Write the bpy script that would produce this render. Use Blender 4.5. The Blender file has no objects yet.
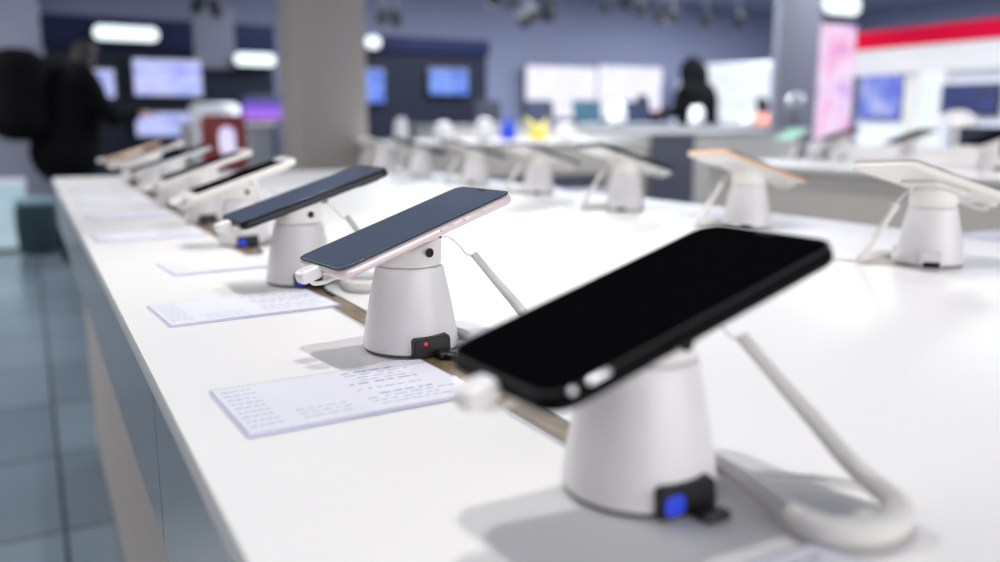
import bpy, bmesh, math, random
from mathutils import Vector, Matrix, noise
random.seed(11)
SC = bpy.context.scene
COL = SC.collection
PI = math.pi
TZ = 0.9            # height of the display table top

# ------------------------------------------------------------------ materials
def s2l(c):
    c = c / 255.0
    return c / 12.92 if c <= 0.04045 else ((c + 0.055) / 1.055) ** 2.4

def rgb(r, g, b):
    return (s2l(r), s2l(g), s2l(b), 1.0)

def mat(name, col, rough=0.5, metal=0.0, vary=0.04, scale=18.0, spec=0.5, coat=0.0, bump=0.0, bscale=200.0):
    m = bpy.data.materials.new(name)
    m.use_nodes = True
    nt = m.node_tree
    b = nt.nodes['Principled BSDF']
    tc = nt.nodes.new('ShaderNodeTexCoord')
    nz = nt.nodes.new('ShaderNodeTexNoise')
    nz.inputs['Scale'].default_value = scale
    nz.inputs['Detail'].default_value = 4.0
    nt.links.new(tc.outputs['Object'], nz.inputs['Vector'])
    mp = nt.nodes.new('ShaderNodeMapRange')
    mp.inputs['To Min'].default_value = 1.0 - vary
    mp.inputs['To Max'].default_value = 1.0 + vary
    nt.links.new(nz.outputs['Fac'], mp.inputs['Value'])
    mx = nt.nodes.new('ShaderNodeVectorMath')
    mx.operation = 'SCALE'
    mx.inputs[0].default_value = col[:3]
    nt.links.new(mp.outputs['Result'], mx.inputs['Scale'])
    nt.links.new(mx.outputs['Vector'], b.inputs['Base Color'])
    b.inputs['Roughness'].default_value = rough
    b.inputs['Metallic'].default_value = metal
    b.inputs['Specular IOR Level'].default_value = spec
    b.inputs['Coat Weight'].default_value = coat
    if bump:
        n2 = nt.nodes.new('ShaderNodeTexNoise')
        n2.inputs['Scale'].default_value = bscale
        nt.links.new(tc.outputs['Object'], n2.inputs['Vector'])
        bp = nt.nodes.new('ShaderNodeBump')
        bp.inputs['Strength'].default_value = bump
        bp.inputs['Distance'].default_value = 0.002
        nt.links.new(n2.outputs['Fac'], bp.inputs['Height'])
        nt.links.new(bp.outputs['Normal'], b.inputs['Normal'])
    return m

def glow(name, stops, strength, scale=3.0, kind='NOISE', axis=(1, 1, 1), offset=(0, 0, 0), rough=0.4):
    """A lit screen or lamp: an emission pattern in object space."""
    m = bpy.data.materials.new(name)
    m.use_nodes = True
    nt = m.node_tree
    b = nt.nodes['Principled BSDF']
    tc = nt.nodes.new('ShaderNodeTexCoord')
    mpg = nt.nodes.new('ShaderNodeMapping')
    mpg.inputs['Scale'].default_value = axis
    mpg.inputs['Location'].default_value = offset
    nt.links.new(tc.outputs['Generated'], mpg.inputs['Vector'])
    if kind == 'NOISE':
        tx = nt.nodes.new('ShaderNodeTexNoise')
        tx.inputs['Scale'].default_value = scale
        tx.inputs['Detail'].default_value = 3.0
        out = tx.outputs['Fac']
        nt.links.new(mpg.outputs['Vector'], tx.inputs['Vector'])
    else:
        tx = nt.nodes.new('ShaderNodeTexGradient')
        tx.gradient_type = kind
        out = tx.outputs['Fac']
        nt.links.new(mpg.outputs['Vector'], tx.inputs['Vector'])
    cr = nt.nodes.new('ShaderNodeValToRGB')
    el = cr.color_ramp.elements
    while len(el) < len(stops):
        el.new(0.5)
    for e, (p, c) in zip(el, stops):
        e.position = p
        e.color = c
    nt.links.new(out, cr.inputs['Fac'])
    nt.links.new(cr.outputs['Color'], b.inputs['Emission Color'])
    b.inputs['Emission Strength'].default_value = strength
    b.inputs['Base Color'].default_value = (0.02, 0.02, 0.03, 1)
    b.inputs['Roughness'].default_value = rough
    return m

def clear_mat(name):
    m = bpy.data.materials.new(name)
    m.use_nodes = True
    nt = m.node_tree
    nt.nodes.clear()
    o = nt.nodes.new('ShaderNodeOutputMaterial')
    mix = nt.nodes.new('ShaderNodeMixShader')
    tr = nt.nodes.new('ShaderNodeBsdfTransparent')
    tr.inputs['Color'].default_value = (0.985, 0.985, 1.0, 1)
    gl = nt.nodes.new('ShaderNodeBsdfGlossy')
    gl.inputs['Roughness'].default_value = 0.12
    mix.inputs['Fac'].default_value = 0.05
    nt.links.new(tr.outputs['BSDF'], mix.inputs[1])
    nt.links.new(gl.outputs['BSDF'], mix.inputs[2])
    nt.links.new(mix.outputs['Shader'], o.inputs['Surface'])
    return m

def floor_mat():
    m = mat('floor tiles', rgb(120, 126, 132), 0.20, 0, 0.10, 3.0)
    nt = m.node_tree
    b = nt.nodes['Principled BSDF']
    tc = [n for n in nt.nodes if n.type == 'TEX_COORD'][0]
    br = nt.nodes.new('ShaderNodeTexBrick')
    br.offset = 0.0
    br.inputs['Scale'].default_value = 1.0
    br.inputs['Brick Width'].default_value = 0.6
    br.inputs['Row Height'].default_value = 0.6
    br.inputs['Mortar Size'].default_value = 0.006
    br.inputs['Color1'].default_value = rgb(120, 134, 144)
    br.inputs['Color2'].default_value = rgb(100, 112, 122)
    br.inputs['Mortar'].default_value = rgb(60, 62, 66)
    br.inputs['Bias'].default_value = -0.2
    nt.links.new(tc.outputs['Object'], br.inputs['Vector'])
    nt.links.new(br.outputs['Color'], b.inputs['Base Color'])
    return m

def track_mat():
    m = mat('brown veneer', rgb(112, 92, 62), 0.45, 0, 0.05, 30.0)
    nt = m.node_tree
    b = nt.nodes['Principled BSDF']
    tc = [n for n in nt.nodes if n.type == 'TEX_COORD'][0]
    mp = nt.nodes.new('ShaderNodeMapping')
    mp.inputs['Scale'].default_value = (160, 22, 30)
    nz = nt.nodes.new('ShaderNodeTexNoise')
    nz.inputs['Scale'].default_value = 1.0
    nz.inputs['Detail'].default_value = 5
    cr = nt.nodes.new('ShaderNodeValToRGB')
    cr.color_ramp.elements[0].position = 0.3
    cr.color_ramp.elements[0].color = rgb(84, 66, 42)
    cr.color_ramp.elements[1].position = 0.75
    cr.color_ramp.elements[1].color = rgb(140, 118, 84)
    nt.links.new(tc.outputs['Object'], mp.inputs['Vector'])
    nt.links.new(mp.outputs['Vector'], nz.inputs['Vector'])
    nt.links.new(nz.outputs['Fac'], cr.inputs['Fac'])
    nt.links.new(cr.outputs['Color'], b.inputs['Base Color'])
    return m

M = dict(
    table=mat('white laminate', rgb(236, 235, 233), 0.34, 0, 0.012, 6.0),
    fascia=mat('satin grey edge panel', rgb(150, 155, 162), 0.22, 0.35, 0.03, 5.0),
    plinth=mat('beige grey laminate', rgb(172, 164, 158), 0.5, 0, 0.03, 6.0),
    track=track_mat(),
    slot=mat('dark slot', rgb(38, 34, 32), 0.4),
    white=mat('white moulded plastic', rgb(232, 230, 232), 0.36, 0, 0.015, 40.0),
    white2=mat('white gloss plastic', rgb(236, 234, 232), 0.28, 0, 0.015, 40.0),
    coil=mat('white rubber cable', rgb(226, 224, 220), 0.5, 0, 0.03, 60.0),
    grey=mat('grey gasket', rgb(96, 94, 100), 0.6),
    black=mat('black plastic', rgb(24, 24, 26), 0.38),
    hole=mat('black recess', rgb(8, 8, 9), 0.7),
    glassblack=mat('black phone glass', rgb(9, 9, 11), 0.35, 0, 0.02, 20, 0.0),
    glassblue=mat('slate screen glass', rgb(74, 83, 101), 0.10, 0, 0.02, 20, 0.5),
    bodyblack=mat('black anodised frame', rgb(9, 9, 10), 0.5, 0, 0.03, 20, 0.06),
    bodydark=mat('graphite frame', rgb(44, 45, 50), 0.28, 0.6),
    bodypink=mat('pale pink frame', rgb(226, 212, 214), 0.25, 0.25),
    bodywhite=mat('white phone shell', rgb(236, 232, 228), 0.25),
    bodygold=mat('rose gold frame', rgb(236, 200, 172), 0.3, 0.45),
    bodygrey=mat('light silver frame', rgb(200, 202, 208), 0.28, 0.5),
    bodyviolet=mat('violet frame', rgb(96, 90, 120), 0.3, 0.4),
    chrome=mat('polished steel', rgb(246, 246, 250), 0.28, 1.0),
    lens=mat('camera lens', rgb(14, 16, 24), 0.08),
    paper=mat('white paper', rgb(240, 240, 243), 0.7),
    ink=mat('grey print', rgb(164, 164, 184), 0.8),
    lilac=mat('lilac acrylic', rgb(204, 206, 230), 0.2, 0, 0.02),
    clear=clear_mat('clear acrylic sheet'),
    floor=floor_mat(),
    wall=mat('slate blue paint', rgb(146, 151, 178), 0.75, 0, 0.03, 1.2),
    wallpale=mat('pale blue paint', rgb(176, 178, 200), 0.75, 0, 0.03, 1.2),
    ceil=mat('grey ceiling', rgb(160, 166, 184), 0.8, 0, 0.04, 1.0),
    column=mat('warm grey column paint', rgb(168, 160, 156), 0.7, 0, 0.03, 2.0),
    column2=mat('slate column cladding', rgb(118, 117, 130), 0.6, 0, 0.03, 2.0),
    navy=mat('navy fascia', rgb(28, 32, 60), 0.6, 0, 0.05, 3.0, 0.1),
    dark=mat('charcoal panel', rgb(30, 32, 44), 0.6, 0, 0.06, 3.0, 0.1),
    counter=mat('grey counter panel', rgb(212, 206, 199), 0.55, 0, 0.03, 3.0),
    slate=mat('slate counter panel', rgb(92, 94, 110), 0.55, 0, 0.03, 3.0),
    ctop=mat('white counter top', rgb(226, 224, 222), 0.4, 0, 0.02, 6.0),
    cgrey=mat('grey counter top', rgb(168, 168, 172), 0.4, 0, 0.02, 6.0),
    red=mat('red fascia', rgb(190, 2, 46), 0.6, 0, 0.04, 3.0, 0.05),
    maroon=mat('maroon board', rgb(128, 22, 28), 0.5, 0, 0.06, 4.0),
    shopwhite=mat('white shopfit panel', rgb(226, 228, 236), 0.5, 0, 0.02, 3.0),
    coat=mat('black cloth', rgb(10, 10, 12), 0.9, 0, 0.15, 40.0, 0.1),
    navycloth=mat('navy cloth', rgb(28, 52, 96), 0.9, 0, 0.1, 40.0),
    tealcloth=mat('dark teal cloth', rgb(22, 44, 54), 0.85, 0, 0.1, 30.0),
    tealtop=mat('grey teal vinyl', rgb(130, 158, 168), 0.4, 0, 0.05, 30.0),
    skin=mat('skin', rgb(214, 160, 136), 0.55, 0, 0.05, 20.0),
    hair=mat('dark hair', rgb(22, 18, 18), 0.6, 0, 0.2, 60.0),
    blueplast=mat('bright blue plastic', rgb(20, 70, 215), 0.4),
    yellow=mat('yellow plastic', rgb(245, 225, 90), 0.5),
    coral=mat('coral cloth', rgb(222, 130, 112), 0.8),
    mint=glow('mint screen', [(0.3, rgb(150, 240, 205)), (0.7, rgb(190, 250, 225))], 0.75, 2.0),
    tealscreen=glow('teal laptop screen', [(0.3, rgb(8, 110, 140)), (0.7, rgb(40, 150, 175))], 0.6, 2.0),
    navyscreen=glow('navy laptop screen', [(0.3, rgb(14, 40, 84)), (0.7, rgb(22, 66, 120))], 0.6, 2.0),
    blackscreen=glow('dim laptop screen', [(0.3, rgb(10, 20, 36)), (0.7, rgb(16, 40, 60))], 0.6, 2.0),
    ledblue=glow('blue indicator', [(0.0, (0.0, 0.035, 0.75, 1)), (1.0, (0.0, 0.05, 0.8, 1))], 0.8, 2.0),
    ledred=glow('red indicator', [(0.0, (0.9, 0.01, 0.06, 1)), (1.0, (0.9, 0.01, 0.08, 1))], 0.9, 2.0),
    lamp=glow('lit white sign', [(0.2, rgb(225, 250, 255)), (0.8, rgb(250, 255, 255))], 1.5, 2.0),
    spotlamp=glow('lit spot face', [(0.2, rgb(220, 226, 240)), (0.8, rgb(235, 240, 250))], 1.2, 2.0),
    tvblue=glow('lilac blue tv picture', [(0.35, rgb(150, 160, 245)), (0.5, rgb(205, 210, 255)), (0.65, rgb(165, 185, 255))], 0.95, 2.2),
    tvdeep=glow('blue tv picture', [(0.35, rgb(30, 80, 215)), (0.5, rgb(120, 160, 245)), (0.65, rgb(60, 110, 235))], 0.95, 2.0),
    tvwhite=glow('white video wall', [(0.3, rgb(222, 222, 250)), (0.5, rgb(248, 246, 255)), (0.7, rgb(226, 226, 252))], 1.05, 3.0, axis=(4, 1, 0.5)),
    window=glow('bright shop window', [(0.3, rgb(214, 226, 246)), (0.5, rgb(245, 250, 255)), (0.7, rgb(222, 232, 250))], 1.05, 4.0),
    pinkad=glow('pink advert', [(0.3, rgb(206, 150, 236)), (0.46, rgb(246, 222, 250)), (0.62, rgb(244, 176, 216)), (0.75, rgb(196, 110, 226))], 1.0, 2.0, axis=(1, 1, 1.6)),
    bluead=glow('blue advert', [(0.3, rgb(70, 84, 220)), (0.5, rgb(130, 150, 240)), (0.68, rgb(196, 200, 246))], 0.9, 2.5),
    deepad=glow('deep blue screen', [(0.3, rgb(10, 18, 60)), (0.5, rgb(16, 60, 160)), (0.7, rgb(12, 30, 90))], 0.5, 2.2),
    purple=glow('purple screen', [(0.1, rgb(190, 110, 245)), (0.5, rgb(120, 70, 220)), (0.9, rgb(24, 30, 110))], 0.95, kind='LINEAR', axis=(0, 0, 1)),
    lilacglow=glow('lit oval panel', [(0.3, rgb(214, 206, 250)), (0.7, rgb(238, 232, 255))], 1.0, 2.0),
    cyanglow=glow('lit cyan panel', [(0.3, rgb(178, 208, 222)), (0.7, rgb(198, 224, 236))], 0.75, 2.0),
)
nt = M['purple'].node_tree
for n in nt.nodes:                     # the purple picture runs up the screen
    if n.type == 'MAPPING':
        n.inputs['Rotation'].default_value = (0, PI / 2, 0)
        n.inputs['Scale'].default_value = (1, 1, 1)

# ------------------------------------------------------------------ mesh helpers
def build(name, bm, m, parent=None, loc=(0, 0, 0), rot=None, smooth=35, mods=None):
    me = bpy.data.meshes.new(name)
    bmesh.ops.recalc_face_normals(bm, faces=bm.faces)
    bm.to_mesh(me)
    bm.free()
    if smooth:
        for p in me.polygons:
            p.use_smooth = True
        me.set_sharp_from_angle(angle=math.radians(smooth))
        big = [p for p in me.polygons if len(p.vertices) > 8]        # flat caps keep hard rims
        for p in big:
            p.use_smooth = False
        if big:
            keys = {k for p in big for k in p.edge_keys}
            for e in me.edges:
                if e.key in keys:
                    e.use_edge_sharp = True
    me.materials.append(M[m] if isinstance(m, str) else m)
    o = bpy.data.objects.new(name, me)
    COL.objects.link(o)
    o.location = loc
    if rot is not None:
        o.rotation_euler = rot
    if parent:
        o.parent = parent
    return o

def tag(o, label=None, cat=None, group=None, kind=None):
    if label: o['label'] = label
    if cat: o['category'] = cat
    if group: o['group'] = group
    if kind: o['kind'] = kind
    return o

def empty(name, loc, rz=0.0):
    o = bpy.data.objects.new(name, None)
    COL.objects.link(o)
    o.empty_display_size = 0.05
    o.location = loc
    o.rotation_euler = (0, 0, rz)
    return o

def copy_tree(o, parent=None):
    kids = [c for c in list(o.children)]
    c = o.copy()
    COL.objects.link(c)
    c.parent = parent
    for k in kids:
        copy_tree(k, c)
    return c

def box(bm, c, s, bev=0.0, seg=2, mtx=None):
    t = bmesh.new()
    bmesh.ops.create_cube(t, size=1.0)
    bmesh.ops.scale(t, vec=s, verts=t.verts)
    if bev:
        bmesh.ops.bevel(t, geom=t.edges[:], offset=bev, segments=seg, affect='EDGES', profile=0.5)
    bmesh.ops.translate(t, vec=c, verts=t.verts)
    if mtx is not None:
        bmesh.ops.transform(t, matrix=mtx, verts=t.verts)
    me = bpy.data.meshes.new('tmp')
    t.to_mesh(me)
    t.free()
    bm.from_mesh(me)
    bpy.data.meshes.remove(me)
    return bm

def bx(c, s, bev=0.0, seg=2, mtx=None):
    return box(bmesh.new(), c, s, bev, seg, mtx)

def rounded_outline(L, W, r, n=8):
    pts = []
    for cx, cy, a0 in ((L/2-r, W/2-r, 0), (-L/2+r, W/2-r, PI/2), (-L/2+r, -W/2+r, PI), (L/2-r, -W/2+r, 1.5*PI)):
        for i in range(n + 1):
            a = a0 + PI/2 * i / n
            pts.append((cx + r*math.cos(a), cy + r*math.sin(a)))
    return pts

def slab(L, W, T, r, e=0.0, n=8, seg=4, bm=None, z0=0.0, cx=0.0, cy=0.0):
    """Rounded-corner slab, centred, thickness T, with edge rounding e."""
    bm = bm or bmesh.new()
    rings = []
    prof = []
    if e > 0:
        for i in range(seg + 1):
            a = PI/2 * i / seg
            prof.append((-T/2 + e - e*math.cos(a), e - e*math.sin(a)))
        for i in range(seg + 1):
            a = PI/2 * i / seg
            prof.append((T/2 - e + e*math.sin(a), e - e*math.cos(a)))
    else:
        prof = [(-T/2, 0), (T/2, 0)]
    for z, ins in prof:
        o = rounded_outline(L - 2*ins, W - 2*ins, max(r - ins, 1e-5), n)
        rings.append([bm.verts.new((cx + x, cy + y, z0 + z)) for x, y in o])
    k = len(rings[0])
    for a, b in zip(rings, rings[1:]):
        for i in range(k):
            bm.faces.new((a[i], a[(i+1) % k], b[(i+1) % k], b[i]))
    bm.faces.new(rings[0][::-1])
    bm.faces.new(rings[-1])
    return bm

def lathe(prof, n=64, bm=None, c=(0, 0, 0), topfun=None):
    bm = bm or bmesh.new()
    rings = []
    for r, z in prof:
        if r < 1e-6:
            rings.append([bm.verts.new((c[0], c[1], c[2] + z))])
        else:
            rings.append([bm.verts.new((c[0] + r*math.cos(2*PI*i/n), c[1] + r*math.sin(2*PI*i/n), c[2] + z)) for i in range(n)])
    for a, b in zip(rings, rings[1:]):
        if len(a) == 1 and len(b) == 1:
            continue
        for i in range(n):
            j = (i + 1) % n
            if len(a) == 1:
                bm.faces.new((a[0], b[j], b[i]))
            elif len(b) == 1:
                bm.faces.new((a[i], a[j], b[0]))
            else:
                bm.faces.new((a[i], a[j], b[j], b[i]))
    if len(rings[0]) > 1: bm.faces.new(rings[0][::-1])
    if len(rings[-1]) > 1: bm.faces.new(rings[-1])
    return bm

def spline(pts, n=8):
    P = [Vector(p) for p in pts]
    out = []
    for i in range(len(P) - 1):
        p0 = P[i-1] if i > 0 else P[0]*2 - P[1]
        p1, p2 = P[i], P[i+1]
        p3 = P[i+2] if i + 2 < len(P) else P[-1]*2 - P[-2]
        for k in range(n):
            t = k / n
            out.append(0.5*((2*p1) + (p2-p0)*t + (2*p0-5*p1+4*p2-p3)*t*t + (3*p1-p0-3*p2+p3)*t**3))
    out.append(P[-1])
    return out

def tube(path, rad, n=12, bm=None):
    """rad: a number or a function of (index, fraction)."""
    bm = bm or bmesh.new()
    P = [Vector(p) for p in path]
    up = Vector((0.02, 0.03, 1)).normalized()
    prev = None
    rings = []
    for i, p in enumerate(P):
        t = (P[min(i+1, len(P)-1)] - P[max(i-1, 0)])
        if t.length < 1e-9: t = Vector((0, 0, 1))
        t.normalize()
        if prev is None:
            a = t.cross(up)
            if a.length < 1e-3: a = t.cross(Vector((1, 0, 0)))
            a.normalize()
        else:
            a = prev - t * prev.dot(t)
            a.normalize()
        prev = a
        b = t.cross(a)
        r = rad(i, i/(len(P)-1)) if callable(rad) else rad
        rings.append([bm.verts.new(p + (a*math.cos(2*PI*k/n) + b*math.sin(2*PI*k/n))*r) for k in range(n)])
    for u, v in zip(rings, rings[1:]):
        for k in range(n):
            bm.faces.new((u[k], u[(k+1) % n], v[(k+1) % n], v[k]))
    bm.faces.new(rings[0][::-1])
    bm.faces.new(rings[-1])
    return bm

def ellipsoid(bm, c, r, mtx=None, u=24, v=16):
    t = Matrix.Translation(c) @ (mtx or Matrix()) @ Matrix.Diagonal((r[0], r[1], r[2], 1))
    bmesh.ops.create_uvsphere(bm, u_segments=u, v_segments=v, radius=1.0, matrix=t)
    return bm

def capsule(bm, a, b, ra, rb):
    a, b = Vector(a), Vector(b)
    d = (b - a).normalized()
    pts, rs = [], []
    for i in range(6):
        t = PI/2 * (1 - i/5)
        pts.append(a - d*ra*math.sin(t)); rs.append(max(ra*math.cos(t), ra*0.03))
    for i in range(6):
        t = PI/2 * i/5
        pts.append(b + d*rb*math.sin(t)); rs.append(max(rb*math.cos(t), rb*0.03))
    tube(pts, lambda i, f: rs[i], 16, bm)
    return bm

def remesh(o, v, it=3):
    md = o.modifiers.new('remesh', 'REMESH')
    md.mode = 'VOXEL'
    md.voxel_size = v
    md.use_smooth_shade = True
    sm = o.modifiers.new('smooth', 'SMOOTH')
    sm.factor = 0.5
    sm.iterations = it
    return o

# ------------------------------------------------------------------ the setting
def struct(name, bm, m, **k):
    return tag(build(name, bm, m, **k), kind='structure')

struct('floor', bx((7, 5.5, -0.05), (22, 21, 0.1)), 'floor')
struct('ceiling', bx((7, 5.5, 3.05), (22, 21, 0.1)), 'ceil')
struct('wall_back', bx((7, 11.6, 1.5), (22, 0.2, 2.998)), 'wall')
struct('wall_right', bx((13.1, 5.3, 1.5), (0.2, 12.4, 2.998)), 'wall')

def column(name, x0, x1, y0, depth, m):
    bm = bx(((x0+x1)/2, y0 + depth/2, 1.5), (x1-x0, depth, 2.998), 0.012, 2)
    box(bm, ((x0+x1)/2, y0 + depth/2, 0.05), (x1-x0+0.03, depth+0.03, 0.1), 0.004, 1)
    return struct(name, bm, m)

cxa, cxb = 1.7500, 2.2698
column('column_left', cxa, cxb, 6.2, cxb - cxa, 'column')
cxa, cxb = 6.2170, 6.7426
column('column_right', cxa, cxb, 5.9, 0.10, 'column2')
cxa, cxb = -0.3423, 0.2384
column('column_far', cxa, cxb, 10.6, 0.6, 'wallpale')

# ------------------------------------------------------------------ the display table
TX0, TX1, TY0, TY1 = 0.060, 1.215, -0.55, 3.01
table = tag(empty('display_table', ((TX0+TX1)/2, (TY0+TY1)/2, 0)),
            'long white display table carrying two rows of phone stands', 'table')
def tb(x, y, z): return (x - table.location.x, y - table.location.y, z)
w, d = TX1-TX0, TY1-TY0
build('table_top', bx(tb((TX0+TX1)/2, (TY0+TY1)/2, 0.892), (w, d, 0.016), 0.0012, 2), 'table', table)
fb = bmesh.new()
z0, z1 = 0.755, 0.8835
for k in range(6):          # the edge panels, butted
    ya = TY0 + 0.008 + k*(d-0.016)/6; yb = ya + (d-0.016)/6 - 0.0015
    box(fb, tb(TX0+0.011, (ya+yb)/2, (z0+z1)/2), (0.014, yb-ya, z1-z0), 0.001, 1)
    box(fb, tb(TX1-0.011, (ya+yb)/2, (z0+z1)/2), (0.014, yb-ya, z1-z0), 0.001, 1)
box(fb, tb((TX0+TX1)/2, TY1-0.011, (z0+z1)/2), (w-0.05, 0.014, z1-z0), 0.001, 1)
box(fb, tb((TX0+TX1)/2, TY0+0.011, (z0+z1)/2), (w-0.05, 0.014, z1-z0), 0.001, 1)
box(fb, tb((TX0+TX1)/2, (TY0+TY1)/2, 0.762), (w-0.05, d-0.05, 0.012))
tag(build('edge_panel', fb, 'fascia', table), 'satin grey edge panel')
pb = bx(tb((TX0+TX1)/2, (TY0+TY1)/2, 0.40), (w-0.11, d-0.14, 0.70), 0.004, 1)
build('plinth', pb, 'plinth', table)
build('kick_board', bx(tb((TX0+TX1)/2, (TY0+TY1)/2, 0.025), (w-0.16, d-0.2, 0.05)), 'slot', table)
TRX = 0.2415
build('cable_track', bx(tb(TRX, 1.53, 0.9004), (0.0200, 2.49, 0.0008)), 'track', table)
gb = bmesh.new()
for s in (-1, 1):
    box(gb, tb(TRX + s*0.0110, 1.53, 0.9007), (0.0010, 2.49, 0.0012))
tag(build('track_edge', gb, 'bodygrey', table), 'thin metal track edging')

# ------------------------------------------------------------------ stands and phones
PZ = 0.0          # station frame: origin on the table at the stand's centre, +X towards the raised end of the phone

def phone_frame(tilt, roll=0.0):
    ct, st = math.cos(tilt), math.sin(tilt)
    e1 = Vector((ct, 0, st)); e2 = Vector((0, 1, 0)); n = Vector((-st, 0, ct))
    e2r = e2*math.cos(roll) + n*math.sin(roll)
    n = e1.cross(e2r)
    return e1, e2r, n

def mtx(o, e1, e2, n):
    return Matrix(((e1.x, e2.x, n.x, o.x), (e1.y, e2.y, n.y, o.y), (e1.z, e2.z, n.z, o.z), (0, 0, 0, 1)))

def make_stand(label, loc, yaw, ctr, tilt, roll, L, T=0.008, tfy=1.0, led='ledblue', group=None, simple=False, scale=1.0, tether=True):
    """ctr: the phone's centre in station coordinates."""
    root = tag(empty('phone_stand', loc, yaw), label, 'phone stand', group)
    root.scale = (scale,)*3
    e1, e2, n = phone_frame(tilt, roll)
    N = 48 if simple else 96
    # pedestal
    prof = [(0.0, 0.0012), (0.0335, 0.0012), (0.0350, 0.0020), (0.0356, 0.0040), (0.0354, 0.0065), (0.0346, 0.0120),
            (0.0328, 0.0230), (0.0302, 0.0370), (0.0275, 0.0500), (0.0256, 0.0590), (0.0252, 0.0610), (0.0246, 0.0620), (0.0225, 0.0624), (0.0, 0.0624)]
    build('pedestal', lathe(prof, N), 'white', root, smooth=30)
    tag(build('foot_ring', lathe([(0.0, 0.0), (0.0343, 0.0), (0.0347, 0.0004), (0.0347, 0.0013), (0.0, 0.0013)], N), 'grey', root), 'thin dark foot ring')
    # swivel head: a cup whose slanted rim carries the phone bracket
    back = Vector(ctr) - n*(T/2 + 0.0042)
    bm = bmesh.new()
    rings = []
    hc = Vector((ctr[0]*0.5, ctr[1]*0.5, 0))
    levels = [(0.0222, 0.0), (0.0236, 0.03), (0.0240, 0.10), (0.0243, 0.35), (0.0245, 0.6), (0.0243, 0.8), (0.0236, 0.92), (0.0222, 1.0)]
    for r, f in levels:
        ring = []
        for i in range(N):
            a = 2*PI*i/N
            x, y = r*math.cos(a), r*math.sin(a)
            xx, yy = x + hc.x*f, y + hc.y*f
            ztop = back.z - (n.x*(xx-back.x) + n.y*(yy-back.y))/n.z
            zb = 0.0626
            ring.append(bm.verts.new((xx, yy, zb + (ztop-zb)*f)))
        rings.append(ring)
    for a, b in zip(rings, rings[1:]):
        for i in range(N):
            bm.faces.new((a[i], a[(i+1) % N], b[(i+1) % N], b[i]))
    bm.faces.new(rings[0][::-1]); bm.faces.new(rings[-1])
    build('swivel_head', bm, 'white2', root)
    # bracket under the phone
    o = Vector(ctr) - n*(T/2 + 0.0021)
    bm = slab(0.058, 0.050, 0.0038, 0.008, 0.001, 6, 2)
    bmesh.ops.transform(bm, matrix=mtx(o, e1, e2, n), verts=bm.verts)
    build('bracket', bm, 'white2', root)
    if not simple:
        sw = build('locking_screw', lathe([(0, 0), (0.0030, 0), (0.0034, 0.0004), (0.0034, 0.0012), (0.0022, 0.0013), (0.0018, 0.0006), (0, 0.0006)], 20), 'hole', root)
        a = math.radians(-84)
        sw.location = (hc.x*0.5 + 0.0243*math.cos(a), hc.y*0.5 + 0.0243*math.sin(a), 0.0728)
        sw.rotation_euler = (PI/2, 0, a + PI/2)
        tag(sw, 'black locking screw')
        o2 = Vector(ctr) - n*(T/2 + 0.0050) + e1*0.010 - e2*0.0215
        bm = bx((0, 0, 0), (0.006, 0.004, 0.003), 0.0006, 2)
        bmesh.ops.transform(bm, matrix=mtx(o2, e1, e2, n), verts=bm.verts)
        tag(build('release_catch', bm, 'black', root), 'small black catch')
    # alarm box at the foot
    aa = math.radians(-96)
    ra = Matrix.Rotation(aa + PI/2, 4, 'Z')
    bm = bmesh.new()
    prof = [(-0.0145, 0.0), (0.0145, 0.0), (0.0142, 0.0125), (0.0125, 0.0145), (-0.0125, 0.0132), (-0.0142, 0.0115)]
    va = [bm.verts.new((x, -0.0378, 0.0008 + z)) for x, z in prof]
    vb = [bm.verts.new((x, -0.0235, 0.0008 + z*1.1)) for x, z in prof]
    bm.faces.new(va[::-1]); bm.faces.new(vb)
    for i in range(len(prof)):
        bm.faces.new((va[i], va[(i+1) % 6], vb[(i+1) % 6], vb[i]))
    bmesh.ops.bevel(bm, geom=bm.edges[:], offset=0.0007, segments=2, affect='EDGES')
    bmesh.ops.transform(bm, matrix=ra, verts=bm.verts)
    ab = tag(build('alarm_box', bm, 'black', root), 'small black alarm box')
    if led:
        if led == 'ledblue':
            bm = slab(0.0100, 0.0088, 0.0010, 0.003, 0.0003, 5, 2)
            pos = (-0.0078, -0.0380, 0.0070)
        else:
            bm = slab(0.0026, 0.0026, 0.0010, 0.001, 0.0003, 5, 2)
            pos = (-0.0055, -0.0380, 0.0105)
        bmesh.ops.transform(bm, matrix=ra @ Matrix.Translation(pos) @ Matrix.Rotation(PI/2, 4, 'X'), verts=bm.verts)
        tag(build('indicator_light', bm, led, ab), ('glowing blue' if led == 'ledblue' else 'glowing red') + ' indicator light')
    if not simple:
        bm = bx((0.0075, -0.0425, 0.0026), (0.013, 0.011, 0.0045), 0.001, 2)
        bmesh.ops.transform(bm, matrix=ra, verts=bm.verts)
        tag(build('cable_clip', bm, 'black', root), 'small black cable clip')
    if led == 'ledred' or (not simple and loc[1] > 0.4):
        pth = spline([ra @ Vector((0.004, -0.0392, 0.004)), ra @ Vector((0.004, -0.046, 0.0032)), (0.004, -0.056, 0.0026), (0.0, -0.075, 0.0020), (0.0, -0.095, 0.0005)], 6)
        tag(build('power_lead', tube(pth, 0.0017, 8), 'black', root), 'black power lead')
    # white cable port on the other side
    ra2 = Matrix.Rotation(math.radians(45) + PI/2, 4, 'Z')
    bm = bx((0, -0.0345, 0.0090), (0.0230, 0.0085, 0.0165), 0.0022, 3, None)
    bmesh.ops.transform(bm, matrix=ra2, verts=bm.verts)
    cp = build('cable_port', bm, 'white', root)
    bm = bx((0, -0.0388, 0.0036), (0.0165, 0.0012, 0.0056), 0.0005, 2)
    bmesh.ops.transform(bm, matrix=ra2, verts=bm.verts)
    tag(build('port_slot', bm, 'hole', cp), 'black slot')
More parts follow.
